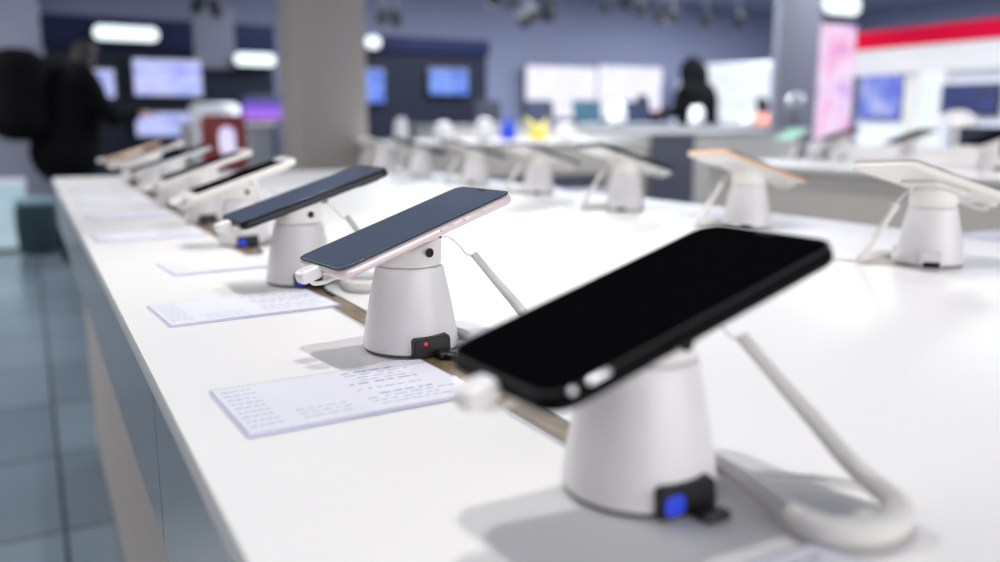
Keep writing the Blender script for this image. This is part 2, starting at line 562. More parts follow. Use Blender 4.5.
    # charging plug in the lower end of the phone
    pe = Vector(ctr) - e1*(L/2)
    o = pe - e1*0.0090 - e2*0.002
    bm = slab(0.0165, 0.0140, 0.0090, 0.0042, 0.0026, 6, 4)
    bmesh.ops.transform(bm, matrix=mtx(o, e1, e2, n), verts=bm.verts)
    pl = build('charging_plug', bm, 'white2', root, smooth=60)
    bm = slab(0.0050, 0.0090, 0.0032, 0.0014, 0.0005, 5, 2)
    bmesh.ops.transform(bm, matrix=mtx(pe - e1*0.0024 - e2*0.002, e1, e2, n), verts=bm.verts)
    tag(build('plug_tip', bm, 'chrome', pl), 'metal plug tip')
    s = o - n*0.0040
    f = Vector((-0.0225, 0.006, 0.0685))
    pth = spline([s, s - n*0.004 + e1*0.002, s - n*0.0065 + e1*0.012, (s+f)/2 - n*0.0025, f + Vector((-0.006, 0, 0.001)), f], 8)
    build('charging_lead', tube(pth, 0.0016, 8), 'coil', root)
    if tether:
        # thin wire from the bracket, then a coiled white tether down to a loop on the table and back into the stand
        wire = spline([(0.0215, -0.004, 0.0800), (0.030, -0.006, 0.0810), (0.038, -0.009, 0.0740), (0.0430, -0.011, 0.0675), (0.0465, -0.012, 0.0660), (0.0500, -0.0130, 0.0668)], 6)
        build('tether_wire', tube(wire, 0.0008, 8), 'coil', root)
        key = [(0.0490, -0.0125, 0.0670), (0.0575, -0.0275, 0.0490), (0.0655, -0.0430, 0.0320), (0.0710, -0.0580, 0.0170), (0.0735, -0.0720, 0.0090),
               (0.0680, -0.0860, 0.0066), (0.0530, -0.0940, 0.0062), (0.0370, -0.0930, 0.0062), (0.0250, -0.0830, 0.0062), (0.0240, -0.0670, 0.0062),
               (0.0300, -0.0480, 0.0060), (0.0360, -0.0280, 0.0060), (0.0385, -0.0080, 0.0065), (0.0330, 0.0060, 0.0075)]
        key = [(a_, b_*tfy, c_) for a_, b_, c_ in key]
        pth = spline(key, 26)
        m_ = len(pth)
        def rr(i, f):
            base = 0.0031 + 0.0026*min(1, max(0, (f-0.06)/0.36)) - 0.0029*max(0, (f-0.62)/0.38)
            return base*(1.0 + 0.055*math.sin(i*2.1))
        build('coiled_tether', tube(pth, rr, 14), 'coil', root, smooth=60)
        pth = spline([(0.0350, -0.0120, 0.0030), (0.0520, -0.0270, 0.0022), (0.0700, -0.0400, 0.0020), (0.0850, -0.0560, 0.0020), (0.0870, -0.0720, 0.0022), (0.0800, -0.0820, 0.0030)], 10)
        build('loop_lead', tube(pth, 0.0016, 8), 'coil', root)
    return root

def make_phone(label, loc, yaw, tilt, roll, L, body, screen, T=0.008, corner=0.11, style='full', group=None, scale=1.0, camera=False, face=None):
    """A phone lying on its bracket: long axis along local X (raised end +X), screen up along local Z."""
    W = L*(0.503 if corner == 0.10 else 0.485)
    root = empty('smartphone', loc)
    e1, e2, n = phone_frame(tilt, roll)
    R = Matrix.Rotation(yaw, 4, 'Z') @ mtx(Vector((0, 0, 0)), e1, e2, n)
    root.rotation_euler = R.to_euler()
    root.scale = (scale,)*3
    tag(root, label, 'phone', group)
    r = W*corner*1.6
    build('body', slab(L, W, T, r, T*0.40, 10, 6), body, root, smooth=60)
    if style == 'full':
        build('screen_rim', slab(L-0.0014, W-0.0014, 0.0006, r-0.0006, 0.0002, 10, 2, z0=T/2+0.0002), 'hole', root, smooth=60)
        build('screen', slab(L-0.0042, W-0.0042, 0.0006, r-0.002, 0.0002, 10, 2, z0=T/2+0.00035), screen, root, smooth=60)
        build('earpiece', slab(0.0014, 0.011, 0.0003, 0.0006, 0, 4, z0=T/2+0.0007, cx=L/2-0.0042), 'hole', root)
    else:
        build('front_glass', slab(L-0.002, W-0.002, 0.0006, r-0.001, 0.0002, 10, 2, z0=T/2+0.0002), face or 'bodywhite', root, smooth=60)
        build('screen', slab(L*0.80, W-0.007, 0.0004, 0.001, 0.0, 4, z0=T/2+0.0006), screen, root)
        build('home_button', slab(0.006, 0.012, 0.0004, 0.0028, 0.0, 6, z0=T/2+0.0006, cx=-L/2+0.0075), 'bodygrey', root)
        build('earpiece', slab(0.0014, 0.012, 0.0003, 0.0006, 0, 4, z0=T/2+0.0006, cx=L/2-0.008), 'hole', root)
    return root, W, r

def buttons_and_glints(root, W, spots, m):
    for cx, ln in spots:
        bm = bmesh.new()
        capsule(bm, (-ln/2 + 0.0013, 0, 0), (ln/2 - 0.0013, 0, 0), 0.0013, 0.0013)
        b = build('button_or_glint', bm, m, root, smooth=80)
        b.location = (cx, -W/2 + 0.0011, 0.0036) if m == 'chrome' else (cx, -W/2 - 0.0001, 0.0005)  # chrome bars stand in for the highlight along the upper edge
        if m == 'chrome': tag(b, 'bright edge glint modelled as a small metal bar')

def back_camera(root, L, W, T, m):
    c = build('camera_module', slab(0.026, 0.024, 0.0022, 0.006, 0.0008, 6, 3, z0=-T/2-0.0009, cx=L/2-0.022, cy=-W/2+0.020), m, root, smooth=60)
    for dx in (-0.006, 0.006):
        build('camera_lens', lathe([(0, 0), (0.0048, 0), (0.0048, -0.0008), (0.0040, -0.0012), (0, -0.0009)], 24, c=(L/2-0.022+dx, -W/2+0.020, -T/2-0.0020)), 'lens', c)

R_ = math.radians
# name, base x, y, phone centre (world), yaw, tilt, roll, L, phone body, screen, style, labels
LEFT = [
    (0.2343, 0.2936, (0.2284, 0.2846, 0.9880), 2.8, 16.5, 0, 0.1615, 'bodyblack', 'glassblack', 'full', 'ledblue',
     'white stand closest to the camera, glowing blue at its foot, under the large black phone', 'large black phone with modelled bright edge glints on the closest stand'),
    (0.2399, 0.5755, (0.2451, 0.5902, 0.9869), 7.6, 17.8, 0, 0.1535, 'bodypink', 'glassblue', 'full', 'ledred',
     'white stand with a red light on its black box, under the pale pink phone', 'pale pink phone with dark slate screen, second along the table edge'),
    (0.2422, 0.8795, (0.2501, 0.8746, 0.9915), 3.2, 17.4, 0, 0.1640, 'bodydark', 'glassblue', 'full', 'ledblue',
     'white stand just behind the pale pink phone, under a graphite phone', 'graphite phone with dark slate screen just beyond the pale pink phone'),
    (0.2549, 1.2042, (0.2502, 1.2086, 0.9900), 0.7, 18.4, 0, 0.1559, 'bodywhite', 'glassblack', 'bezel', 'ledblue',
     'white stand fourth from the front along the table edge, blue light at its foot', 'white phone with black screen, fourth from the front in the table edge row'),
    (0.2580, 1.5150, (0.2560, 1.5170, 0.9920), 1.0, 18.5, 0, 0.1660, 'bodywhite', 'glassblack', 'bezel', None,
     'white stand fifth from the front in the table edge row, plain black box', 'white phone fifth from the front, just below the maroon board'),
    (0.2567, 1.8600, (0.2530, 1.8620, 0.9930), 1.0, 18.0, 0, 0.1620, 'bodygrey', 'glassblack', 'full', None,
     'white stand sixth from the front in the table edge row', 'slim silver phone with slate screen, sixth from the front in the table edge row'),
    (0.2580, 2.2100, (0.2550, 2.2120, 0.9960), 1.0, 18.0, 0, 0.1620, 'bodywhite', 'glassblack', 'bezel', None,
     'white stand seventh from the front in the table edge row', 'white phone seventh from the front, against the bright blue screen'),
    (0.2600, 2.6200, (0.2570, 2.6220, 0.9920), 1.0, 18.0, 0, 0.1560, 'bodygold', 'glassblack', 'full', None,
     'white stand at the far end of the table edge row, nearest the person in black', 'pale gold phone at the far end of the table edge row'),
]
RIGHT = [
    (0.9400, 0.6390, (0.9256, 0.6286, 0.9970), 174.8, 14.7, 4.0, 0.1830, 'bodywhite', 'glassblue', 'full',
     'white stand at the right border under the white phone seen from below', 'large white phone seen from below at the right border of the table'),
    (1.0180, 1.0170, (1.0070, 1.0103, 0.9974), 179.2, 16.0, 3.7, 0.1840, 'bodygold', 'glassblue', 'full',
     'white stand under the rose gold phone, above the raised end of the large black phone', 'rose gold phone tilted away on its stand'),
    (1.0180, 1.3430, (1.0117, 1.3373, 0.9990), 177.3, 17.0, 4.3, 0.1810, 'bodydark', 'glassblack', 'full',
     'third white stand from the right border in the far row', 'thin dark phone, third from the right border in the far row'),
    (1.0765, 1.7650, (1.0767, 1.7527, 0.9915), 188.4, 17.0, 4.6, 0.1830, 'bodyviolet', 'glassblack', 'full',
     'white stand in the far row under the violet phone', 'violet phone in the far row just left of the slate counter panel'),
    (1.1020, 2.1500, (1.0960, 2.1420, 0.9940), 178.0, 17.0, 3.0, 0.1720, 'bodydark', 'glassblack', 'full',
     'white stand in the far row below the blue tub', 'dark phone in the far row below the blue tub and yellow toy'),
    (1.1080, 2.5500, (1.1020, 2.5420, 0.9940), 178.0, 17.0, 3.0, 0.1720, 'bodydark', 'glassblack', 'full',
     'white stand second from the far end of the far row', 'dark phone second from the far end of the far row'),
    (1.1150, 2.8900, (1.1090, 2.8820, 0.9940), 178.0, 17.0, 3.0, 0.1720, 'bodywhite', 'glassblue', 'full',
     'white stand at the far end of the far row, next to the grey column', 'white phone at the far end of the far row, next to the grey column'),
]
def local(ctr, bx_, by_, yaw):
    v = Vector((ctr[0]-bx_, ctr[1]-by_, ctr[2]-TZ))
    return Matrix.Rotation(-yaw, 3, 'Z') @ v

for i, (x, y, ctr, yaw, tilt, roll, L, body, scr, style, led, sl, plab) in enumerate(LEFT):
    yw = R_(yaw)
    make_stand(sl, (x, y, TZ + 0.0010), yw, local(ctr, x, y, yw), R_(tilt), R_(roll), L, led=led, group='phone stands along the table edge', simple=i > 3)
    p, W, r = make_phone(plab, ctr, yw, R_(tilt), R_(roll), L, body, scr, style=style, group='phones along the table edge', corner=0.10 if i == 0 else 0.075)
    if i == 0:
        buttons_and_glints(p, W, [(-0.0700, 0.0032), (-0.0575, 0.0110)], 'chrome')  # reflection on the curved edge, shaped as two bright bars
        buttons_and_glints(p, W, [(-0.0200, 0.011)], 'bodyblack')
    elif i < 4:
        buttons_and_glints(p, W, [(0.012, 0.012), (0.036, 0.018)], body)
    if i < 4:
        back_camera(p, L, W, 0.008, body)

for i, (x, y, ctr, yaw, tilt, roll, L, body, scr, style, sl, plab) in enumerate(RIGHT):
    yw = R_(yaw)
    make_stand(sl, (x, y, TZ + 0.0002), yw, local(ctr, x, y, yw) / 1.08, R_(tilt), R_(roll), L / 1.08, scale=1.08, led=None, group='phone stands in the far row', simple=True, tfy=0.35)
    p, W, r = make_phone(plab, ctr, yw, R_(tilt), R_(roll), L, body, scr, style=style, group='phones in the far row', corner=0.055)
    buttons_and_glints(p, W, [(0.020, 0.012), (0.042, 0.018)], body)
    if 0 < i < 5:
        tag(build('back_cover', slab(L-0.002, W-0.002, 0.0005, r-0.001, 0.0002, 10, 2, z0=-0.0043), 'bodywhite', p, smooth=60), 'white back cover')

# ------------------------------------------------------------------ price cards
def make_card(label, x, y, rz, L=0.148, W=0.092, seed=1, group='price cards along the table edge'):
    root = tag(empty('price_card', (x, y, TZ + 0.0001), rz), label, 'price card', group)
    rnd = random.Random(seed)
    build('holder', slab(L, W, 0.0016, 0.002, 0.0004, 4, 2, z0=0.0009), 'lilac', root)
    build('paper', slab(L-0.004, W-0.004, 0.0003, 0.0008, 0, 3, z0=0.0019), 'paper', root)
    bm = bmesh.new()
    def word(x0, x1, yy, h):
        box(bm, ((x0+x1)/2, yy, 0.00210), (x1-x0, h, 0.00006))
    for r in range(9):                    # small print in a column by the short edge
        yy = W/2 - 0.010 - r*0.0085
        xx = -L/2 + 0.005
        while xx < -L/2 + 0.022:
            q = rnd.uniform(0.002, 0.005); word(xx, min(xx+q, -L/2+0.024), yy, 0.0012); xx += q + 0.0012
    for r in range(12):                   # lines of the table on the other half
        yy = W/2 - 0.010 - r*0.0062
        if rnd.random() < 0.15: continue
        xx = rnd.choice((0.006, 0.010, 0.016)); e = L/2 - rnd.uniform(0.006, 0.03)
        while xx < e:
            q = rnd.uniform(0.003, 0.009); word(xx, min(xx+q, e), yy, 0.0011 if r % 4 else 0.0019); xx += q + rnd.uniform(0.001, 0.004)
    for r in range(3):
        yy = -W/2 + 0.012 + r*0.007
        xx = -L/2 + 0.035
        while xx < -0.010:
            q = rnd.uniform(0.003, 0.007); word(xx, xx+q, yy, 0.0009); xx += q + 0.002
    tag(build('printed_lines', bm, 'ink', root, smooth=0), 'rows of small grey print')
    build('cover_sheet', slab(L, W, 0.0005, 0.002, 0, 4, z0=0.0025), 'clear', root)
    return root

for lab, x, y, rz, L, W, sd in [
    ('price card mostly out of view under the front of the black phone', 0.190, 0.1660, R_(3), 0.150, 0.092, 1),
    ('large price card in front of the stand with the red light', 0.1600, 0.4890, R_(2.5), 0.146, 0.090, 2),
    ('price card in front of the stand under the graphite phone', 0.1615, 0.7790, R_(4.5), 0.152, 0.092, 3),
    ('price card in front of the fourth stand along the table edge', 0.1950, 1.0320, R_(5), 0.140, 0.092, 4),
    ('price card in front of the fifth stand along the table edge', 0.1480, 1.3650, R_(2), 0.150, 0.095, 5),
    ('price card in front of the sixth stand along the table edge', 0.1550, 1.6800, R_(2), 0.150, 0.095, 6),
    ('price card in front of the seventh stand along the table edge', 0.1550, 2.0000, R_(0), 0.150, 0.095, 7),
    ('price card in front of the farthest stand along the table edge', 0.1600, 2.3500, R_(0), 0.150, 0.095, 8),
]:
    make_card(lab, x, y, rz, L, W, sd)
for k, (lab, x, y) in enumerate([
    ('price card beside the stand at the right border', 1.2628, 0.7489),
    ('price card at the left foot of the stand under the rose gold phone', 1.0898, 1.1652),
    ('price card on the far side of the violet phone', 1.2397, 1.7914),
]):
    make_card(lab, x, y, PI, 0.12, 0.080, 20 + k, 'price cards in the far row')

# ------------------------------------------------------------------ counters behind
def counter(name, label, x0, x1, y0, y1, h, top, panels, face='-Y', group=None):
    """A shop counter: worktop, carcass and a row of front panels on one face."""
    root = tag(empty(name, ((x0+x1)/2, (y0+y1)/2, 0)), label, 'counter', group)
    cx, cy = (x0+x1)/2, (y0+y1)/2
    build('worktop', bx((0, 0, h-0.014), (x1-x0, y1-y0, 0.028), 0.002, 2), top, root)
    build('carcass', bx((0, 0, (h-0.03+0.08)/2), (x1-x0-0.06, y1-y0-0.06, h-0.03-0.08), 0.002, 1), 'counter', root)
    build('kick_board', bx((0, 0, 0.041), (x1-x0-0.12, y1-y0-0.12, 0.08)), 'slot', root)
    for a, b, za, zb, m in panels:
        if face == '-Y':
            bm = bx(((a+b)/2-cx, y0+0.022-cy, (za+zb)/2), (b-a-0.004, 0.018, zb-za), 0.002, 1)
        else:
            bm = bx((x0+0.022-cx, (a+b)/2-cy, (za+zb)/2), (0.018, b-a-0.004, zb-za), 0.002, 1)
        build('front_panel', bm, m, root)
    return root

# counter along the aisle on the right
counter('shop_counter', 'long grey counter with white top behind the rose gold phone', 2.66, 4.05, -0.30, 2.95, 0.90, 'ctop',
        [(-0.28, 0.75, 0.09, 0.868, 'counter'), (0.75, 1.75, 0.09, 0.868, 'counter'), (1.75, 2.92, 0.09, 0.868, 'counter')], face='-X')
# middle counters
xa, xb, xc, xd, xe = 2.1619, 3.8199, 4.2362, 4.7104, 5.8719
counter('shop_counter', 'white topped counter carrying the blue tub and yellow toy', xa, xc, 5.3, 6.2, 0.94, 'ctop',
        [(xa+0.03, xb, 0.70, 0.908, 'counter'), (xa+0.03, xb, 0.09, 0.69, 'slate'), (xb, xc-0.03, 0.09, 0.908, 'counter')])
counter('shop_counter', 'grey counter with a slate panel at the middle of the shop', xc+0.01, xe, 5.3, 6.2, 1.005, 'cgrey',
        [(xc+0.03, xd, 0.09, 0.972, 'slate'), (xd, xe-0.03, 0.09, 0.972, 'counter')])
xa, xb = 3.4223, 8.0296
counter('shop_counter', 'far grey counter with open laptops on top', xa, xb, 7.4, 8.1, 1.06, 'cgrey',
        [(xa+0.03, (xa+xb)/2, 0.09, 1.028, 'counter'), ((xa+xb)/2, xb-0.03, 0.09, 1.028, 'counter')])
xa, xb = 1.1330, 1.8301
counter('shop_counter', 'pale grey counter behind the maroon board', xa, xb, 7.2, 7.8, 1.08, 'ctop',
        [(xa+0.03, xb-0.03, 0.09, 1.048, 'fascia')])

# ------------------------------------------------------------------ screens, signs and booths
def screen(name, label, cat, p0, p1, y, m, depth=0.05, frame='black', bez=0.02, group=None, rz=0.0, mount=True):
    """A flat screen facing -Y: p0 and p1 are its lower left and upper right corners (x, z)."""
    w_, h_ = p1[0]-p0[0], p1[1]-p0[1]
    root = tag(empty(name, ((p0[0]+p1[0])/2, y, (p0[1]+p1[1])/2), rz), label, cat, group)
    build('casing', bx((0, depth/2+0.004, 0), (w_+2*bez, depth, h_+2*bez), 0.008, 2), frame, root)
    build('screen', bx((0, 0, 0), (w_, 0.008, h_), 0.002, 1), m, root)
    if mount:
        build('wall_bracket', bx((0, depth+0.03, 0), (min(0.3, w_*0.4), 0.05, min(0.2, h_*0.5)), 0.004, 1), 'black', root)
    return root

def booth(label, x0, x1, y, z0, z1, band, depth=0.25):
    root = tag(empty('display_booth', ((x0+x1)/2, y+depth/2, 0)), label, 'display wall')
    cx = (x0+x1)/2
    build('back_panel', bx((0, 0, (z0+z1-band)/2), (x1-x0, depth, z1-band-z0-0.004), 0.006, 1), 'dark', root)
    build('header_band', bx((0, -0.02, z1-band/2), (x1-x0+0.04, depth+0.05, band), 0.010, 2), 'navy', root)
    build('plinth', bx((0, 0, z0/2), (x1-x0-0.02, depth-0.02, z0-0.004), 0.004, 1), 'slot', root)
    return root

booth('dark display wall with navy header behind the far end of the white table', 0.2346, 2.4410, 9.6, 0.10, 2.1119, 0.30)
booth('dark display wall with a navy header to the right of the grey column', 3.4564, 5.0907, 9.6, 0.10, 2.0736, 0.18)
screen('television', 'small lilac blue screen nearest the person in black', 'screen', (0.4741, 1.3276), (0.8206, 1.5974), 9.53, 'tvblue')
screen('television', 'wide lilac blue screen below the lit white sign', 'screen', (1.0074, 1.3554), (1.6636, 1.7137), 9.53, 'tvblue')
screen('television', 'low lilac blue screen behind the farthest phones', 'screen', (0.9967, 0.9439), (1.5300, 1.1787), 9.53, 'tvblue')
screen('television', 'purple and blue screen at the left edge of the grey column', 'screen', (2.0732, 1.1182), (2.4854, 1.3572), 9.53, 'purple')
screen('television', 'blue screen partly hidden by the right edge of the grey column', 'screen', (3.3583, 1.3138), (3.6979, 1.6816), 9.53, 'tvdeep')
screen('television', 'blue framed screen on the dark wall right of the grey column', 'screen', (4.2766, 1.4187), (4.7882, 1.7135), 9.53, 'tvdeep')
build_panel = tag(build('wall_panel', bx(((1.6115 + 2.0217)/2, 9.56, 1.95), (0.42, 0.05, 0.62), 0.004, 1), 'slate'), 'grey blue panel between the two lit white signs', 'panel')

def lit_sign(label, px0, px1, y, r=None, m='lamp'):
    w_, h_ = px1[0]-px0[0], px1[1]-px0[1]
    root = tag(empty('lit_sign', ((px0[0]+px1[0])/2, y, (px0[1]+px1[1])/2)), label, 'sign')
    bm = slab(w_, h_, 0.05, min(w_, h_)*0.45, 0.008, 8, 3)
    bmesh.ops.rotate(bm, cent=(0, 0, 0), matrix=Matrix.Rotation(PI/2, 3, 'X'), verts=bm.verts)
    build('lit_face', bm, m, root)
    bm = slab(w_*1.02, h_*1.02, 0.03, min(w_, h_)*0.45, 0.004, 8, 2)
    bmesh.ops.rotate(bm, cent=(0, 0, 0), matrix=Matrix.Rotation(PI/2, 3, 'X'), verts=bm.verts)
    build('back_tray', bm, 'black', root, loc=(0, 0.042, 0))
    return root

lit_sign('long lit white sign above the wide lilac blue screen', (0.6639, 1.8822), (1.2595, 2.0166), 9.45)
lit_sign('short lit white sign at the left side of the grey column', (1.9987, 1.6779), (2.4267, 1.8067), 9.45)
lit_sign('small round lit sign at the right side of the grey column', (3.4609, 1.9117), (3.6328, 2.0511), 9.45)

# the white video wall, two screens butted
screen('video_wall', 'left half of the bright white video wall at the back', 'screen', (6.6591, 1.1544), (7.9417, 1.9294), 11.3, 'tvwhite', bez=0.003, frame='navy', group='video wall halves')
screen('video_wall', 'right half of the bright white video wall, beside the crouching shopper', 'screen', (7.9726, 1.1587), (9.2438, 1.9689), 11.3, 'tvwhite', bez=0.003, frame='navy', group='video wall halves')
# bright shop window behind the man in the dark hood, set at an angle
p, q = Vector((9.3997, 10.9000)), Vector((10.0141, 9.6000))
mid = (p+q)/2
root = tag(empty('bright_window_display', (mid.x, mid.y, 0), math.atan2(q.y-p.y, q.x-p.x)), 'bright bluish white display panel behind the shopper in the dark hood', 'display panel')
L_ = (q-p).length
build('lit_face', bx((0, 0, 1.50), (L_, 0.02, 0.92), 0.004, 1), 'window', root)
build('frame', bx((0, 0.045, 1.50), (L_+0.08, 0.06, 1.0), 0.01, 2), 'shopwhite', root)
build('support_base', bx((0, 0.045, 0.50), (L_*0.9, 0.06, 0.99), 0.01, 2), 'shopwhite', root)
bm = tube([(-L_/2-0.16, -0.05, 1.02), (-L_/2-0.02, -0.03, 1.94)], 0.055, 16)
build('side_post', bm, 'shopwhite', root)

# pink advert tower right of the slate column
xa, xb, zt = 7.5389, 8.0907, 2.1261
root = tag(empty('advert_tower', ((xa+xb)/2, 6.6, 0)), 'tall pink lit advert tower right of the slate column', 'advertising display')
build('casing', bx((0, 0.06, (zt+0.06)/2), (xb-xa+0.05, 0.10, zt+0.06), 0.008, 2), 'navy', root)
build('screen', bx((0, 0, (0.75+zt)/2), (xb-xa, 0.016, zt-0.75), 0.002, 1), 'pinkad', root)
build('foot_plate', bx((0, 0.03, 0.012), (xb-xa+0.2, 0.36, 0.024), 0.006, 2), 'black', root)
lit_sign('lit white rounded sign above the pink advert tower', (7.9117, 2.2814), (8.4803, 2.5017), 6.9)

# red and white shop front along the right wall
WX = 9.2
def yz(a): return a
root = tag(empty('red_shop_front', (WX, 5.6, 0)), 'red and white shop front along the right side', 'shop front')
ya, yb = 4.7605, 7.4583
za, zb_, zc = 1.9639, 2.1653, 1.6548
def wb(y0, y1, z0, z1, dx, t, bev=0.006): return bx((dx, (y0+y1)/2-5.6, (z0+z1)/2), (t, y1-y0, z1-z0), bev, 1)
build('red_fascia', wb(ya, yb, za, zb_, -0.05, 0.20), 'red', root)
lf = build('lit_soffit_strip', wb(ya, yb, zc, za-0.004, 0.0, 0.10), glow('lit fascia strip', [(0.3, rgb(236, 240, 250)), (0.7, rgb(250, 250, 255))], 0.85, 2.0), root)
build('back_panel', wb(ya, yb, 0.02, zc-0.004, 0.12, 0.06), 'shopwhite', root)
for pa, pb, z0_, z1_, m in [(921, 941, 0.02, zc-0.006, 'window')]:
    build('lit_post', wb(6.2863, 6.5385, 0.02, zc-0.006, 0.0, 0.12), 'window', root)
build('grey_panel', wb(6.5385 + 0.02, 6.7887, 0.02, 1.7371, 0.06, 0.05), 'counter', root)
def side_screen(label, y0, y1, z0, z1, m):
    r = tag(empty('wall_screen', (WX+0.02, (y0+y1)/2, (z0+z1)/2)), label, 'screen')
    build('casing', bx((0.028, 0, 0), (0.04, y1-y0+0.04, z1-z0+0.04), 0.006, 2), 'black', r)
    build('screen', bx((0, 0, 0), (0.012, y1-y0, z1-z0), 0.002, 1), m, r)
    return r
side_screen('blue advert screen right of the pink advert tower', 6.8100, 7.3913, 1.1374, 1.6652, 'bluead')
side_screen('deep blue television on the white shop front', 5.6370, 6.2895, 1.1744, 1.4902, 'deepad')
r = tag(empty('small_poster', (WX+0.06, 6.2444, 1.7545)), 'small yellow and grey notice on the white shop front', 'poster')
build('yellow_half', bx((0, 0.07, 0), (0.02, 0.13, 0.16), 0.002, 1), 'yellow', r)
build('grey_half', bx((0, -0.07, 0), (0.02, 0.13, 0.16), 0.002, 1), 'slate', r)
tag(build('display_plinth', bx((8.6000, 5.1665, 0.52), (0.5, 0.8, 1.04), 0.01, 2), 'dark'), 'dark display plinth below the deep blue television', 'plinth')

# ------------------------------------------------------------------ maroon board with a lit oval
mx, my = 0.8378, 4.3
root = tag(empty('promotion_board', (mx, my, 0)), 'maroon board with a lit white oval behind the fifth phone', 'advertising display')
w_ = 0.9376 - 0.7403
zt, zb_ = 1.1077, 0.8447
bm = slab(w_, zt-zb_, 0.10, 0.03, 0.012, 8, 3)
bmesh.ops.rotate(bm, cent=(0, 0, 0), matrix=Matrix.Rotation(PI/2, 3, 'X'), verts=bm.verts)
build('board', bm, 'maroon', root, loc=(0, 0, (zt+zb_)/2))
bm = slab(0.8803 - 0.8051, 1.0507 - 0.9122, 0.012, 0.038, 0.003, 10, 2)
bmesh.ops.rotate(bm, cent=(0, 0, 0), matrix=Matrix.Rotation(PI/2, 3, 'X'), verts=bm.verts)
build('lit_oval', bm, 'lilacglow', root, loc=(0.8423 - mx, -0.054, 0.9840))
build('post', lathe([(0.018, 0.02), (0.018, zb_-0.002)], 20), 'chrome', root)
build('base', lathe([(0, 0), (0.16, 0), (0.16, 0.012), (0.15, 0.02), (0, 0.02)], 40), 'black', root)
# white display drum on the pale counter
dx_ = 1.3931
root = tag(empty('display_drum', (dx_, 7.45, 1.0805)), 'white round display drum on the counter behind the maroon board', 'display stand')
build('drum', lathe([(0, 0), (0.19, 0), (0.20, 0.01), (0.20, 0.13), (0.19, 0.14), (0, 0.14)], 48), 'shopwhite', root)
build('lit_top', lathe([(0, 0.141), (0.17, 0.141), (0.16, 0.155), (0, 0.158)], 48), 'shopwhite', root)

# ------------------------------------------------------------------ things on the counters
def laptop(label, x, y, z, w_, h_, lean, rz, m):
    root = tag(empty('laptop', (x, y, z), rz), label, 'laptop', 'laptops on the far counter')
    build('base', slab(w_, 0.22, 0.014, 0.012, 0.004, 6, 2, z0=0.0075), 'bodygrey', root)
    build('keyboard', slab(w_*0.86, 0.10, 0.0012, 0.004, 0, 4, z0=0.0152, cy=0.03), 'black', root)
    t = Matrix.Translation((0, 0.108, 0.015)) @ Matrix.Rotation(PI/2 - lean, 4, 'X')
    bm = slab(w_, h_, 0.008, 0.010, 0.002, 6, 2, cy=h_/2)
    bmesh.ops.transform(bm, matrix=t, verts=bm.verts)
    lid = build('lid', bm, 'black', root)
    bm = slab(w_-0.016, h_-0.022, 0.001, 0.004, 0, 4, cy=h_/2+0.002, z0=0.0046)
    bmesh.ops.transform(bm, matrix=t, verts=bm.verts)
    build('display', bm, m, lid)
    return root
for lab, a, b, t_, m in [('dim black laptop on the far counter above the blue tub', 479, 505, 100, 'blackscreen'),
                         ('navy laptop behind the yellow toy', 530, 558, 100, 'navyscreen'),
                         ('teal laptop at the middle of the far counter', 578, 606, 100, 'tealscreen'),
                         ('navy laptop in front of the crouching shopper', 627, 656, 100, 'navyscreen')]:
    pass
LT = [('dim black laptop on the far counter above the blue tub', (4.0858, 1.2994), (4.2335 - 3.9404), 'blackscreen'),
      ('navy laptop behind the yellow toy', (4.6919, 1.3073), (4.8622 - 4.5247), 'navyscreen'),
      ('teal laptop at the middle of the far counter', (5.2891, 1.3151), (5.4705 - 5.1110), 'tealscreen'),
      ('navy laptop in front of the crouching shopper', (5.9401, 1.3129), (6.1478 - 5.7493), 'navyscreen')]
for lab, (x, z), w_, m in LT:
    laptop(lab, x, 7.56, 1.0605, w_, z-1.075, R_(8), 0.0, m)

# blue tub
bxx = 3.3138
root = tag(empty('plastic_tub', (bxx, 5.9, 0.9405)), 'bright blue plastic tub on the white counter', 'tub')
build('tub', bx((0, 0, 0.060), (0.100, 0.09, 0.118), 0.012, 3), 'blueplast', root)
build('neck', lathe([(0, 0.1185), (0.028, 0.1185), (0.026, 0.145), (0.030, 0.150), (0.030, 0.175), (0.024, 0.18), (0, 0.18)], 24), 'blueplast', root)
# yellow soft toy with ears
bxx = 3.5587
root = tag(empty('yellow_toy', (bxx, 5.85, 0.9405)), 'yellow two-eared ornament beside the blue tub', 'ornament')
bm = lathe([(0, 0), (0.055, 0.0), (0.075, 0.02), (0.080, 0.05), (0.066, 0.08), (0.045, 0.10), (0, 0.105)], 32)
build('bowl', bm, 'yellow', root)
for s in (-1, 1):
    build('ear', tube(spline([(s*0.03, 0, 0.09), (s*0.06, 0, 0.13), (s*0.105 - 0.02, 0, 0.175)], 6), lambda i, f: 0.024*(1-0.75*f) + 0.003, 14), 'yellow', root)
def white_speaker(label, x, y, z, r, h):
    root = tag(empty('display_speaker', (x, y, z)), label, 'speaker', 'small white speakers on the counters')
    build('shell', lathe([(0, 0), (r*0.8, 0), (r*0.96, h*0.08), (r, h*0.3), (r*0.98, h*0.6), (r*0.8, h*0.88), (r*0.45, h*0.98), (0, h)], 32), 'white', root)
    build('base_ring', lathe([(r*0.83, h*0.01), (r*0.985, h*0.075), (r*1.0, h*0.10), (r*0.9, h*0.02)], 32), 'grey', root)
    return root
white_speaker('small white rounded speaker left of the blue tub', 3.0521, 5.8, 0.9405, 0.06, 0.17)
white_speaker('small white rounded speaker right of the yellow toy', 3.8558, 5.9, 0.9405, 0.07, 0.13)
white_speaker('tall white rounded speaker right of the teal laptop', 5.5819, 7.55, 1.0605, 0.10, 0.24)
white_speaker('white speaker in front of the shopper in the dark hood', 6.6571, 7.5, 1.0605, 0.085, 0.20)
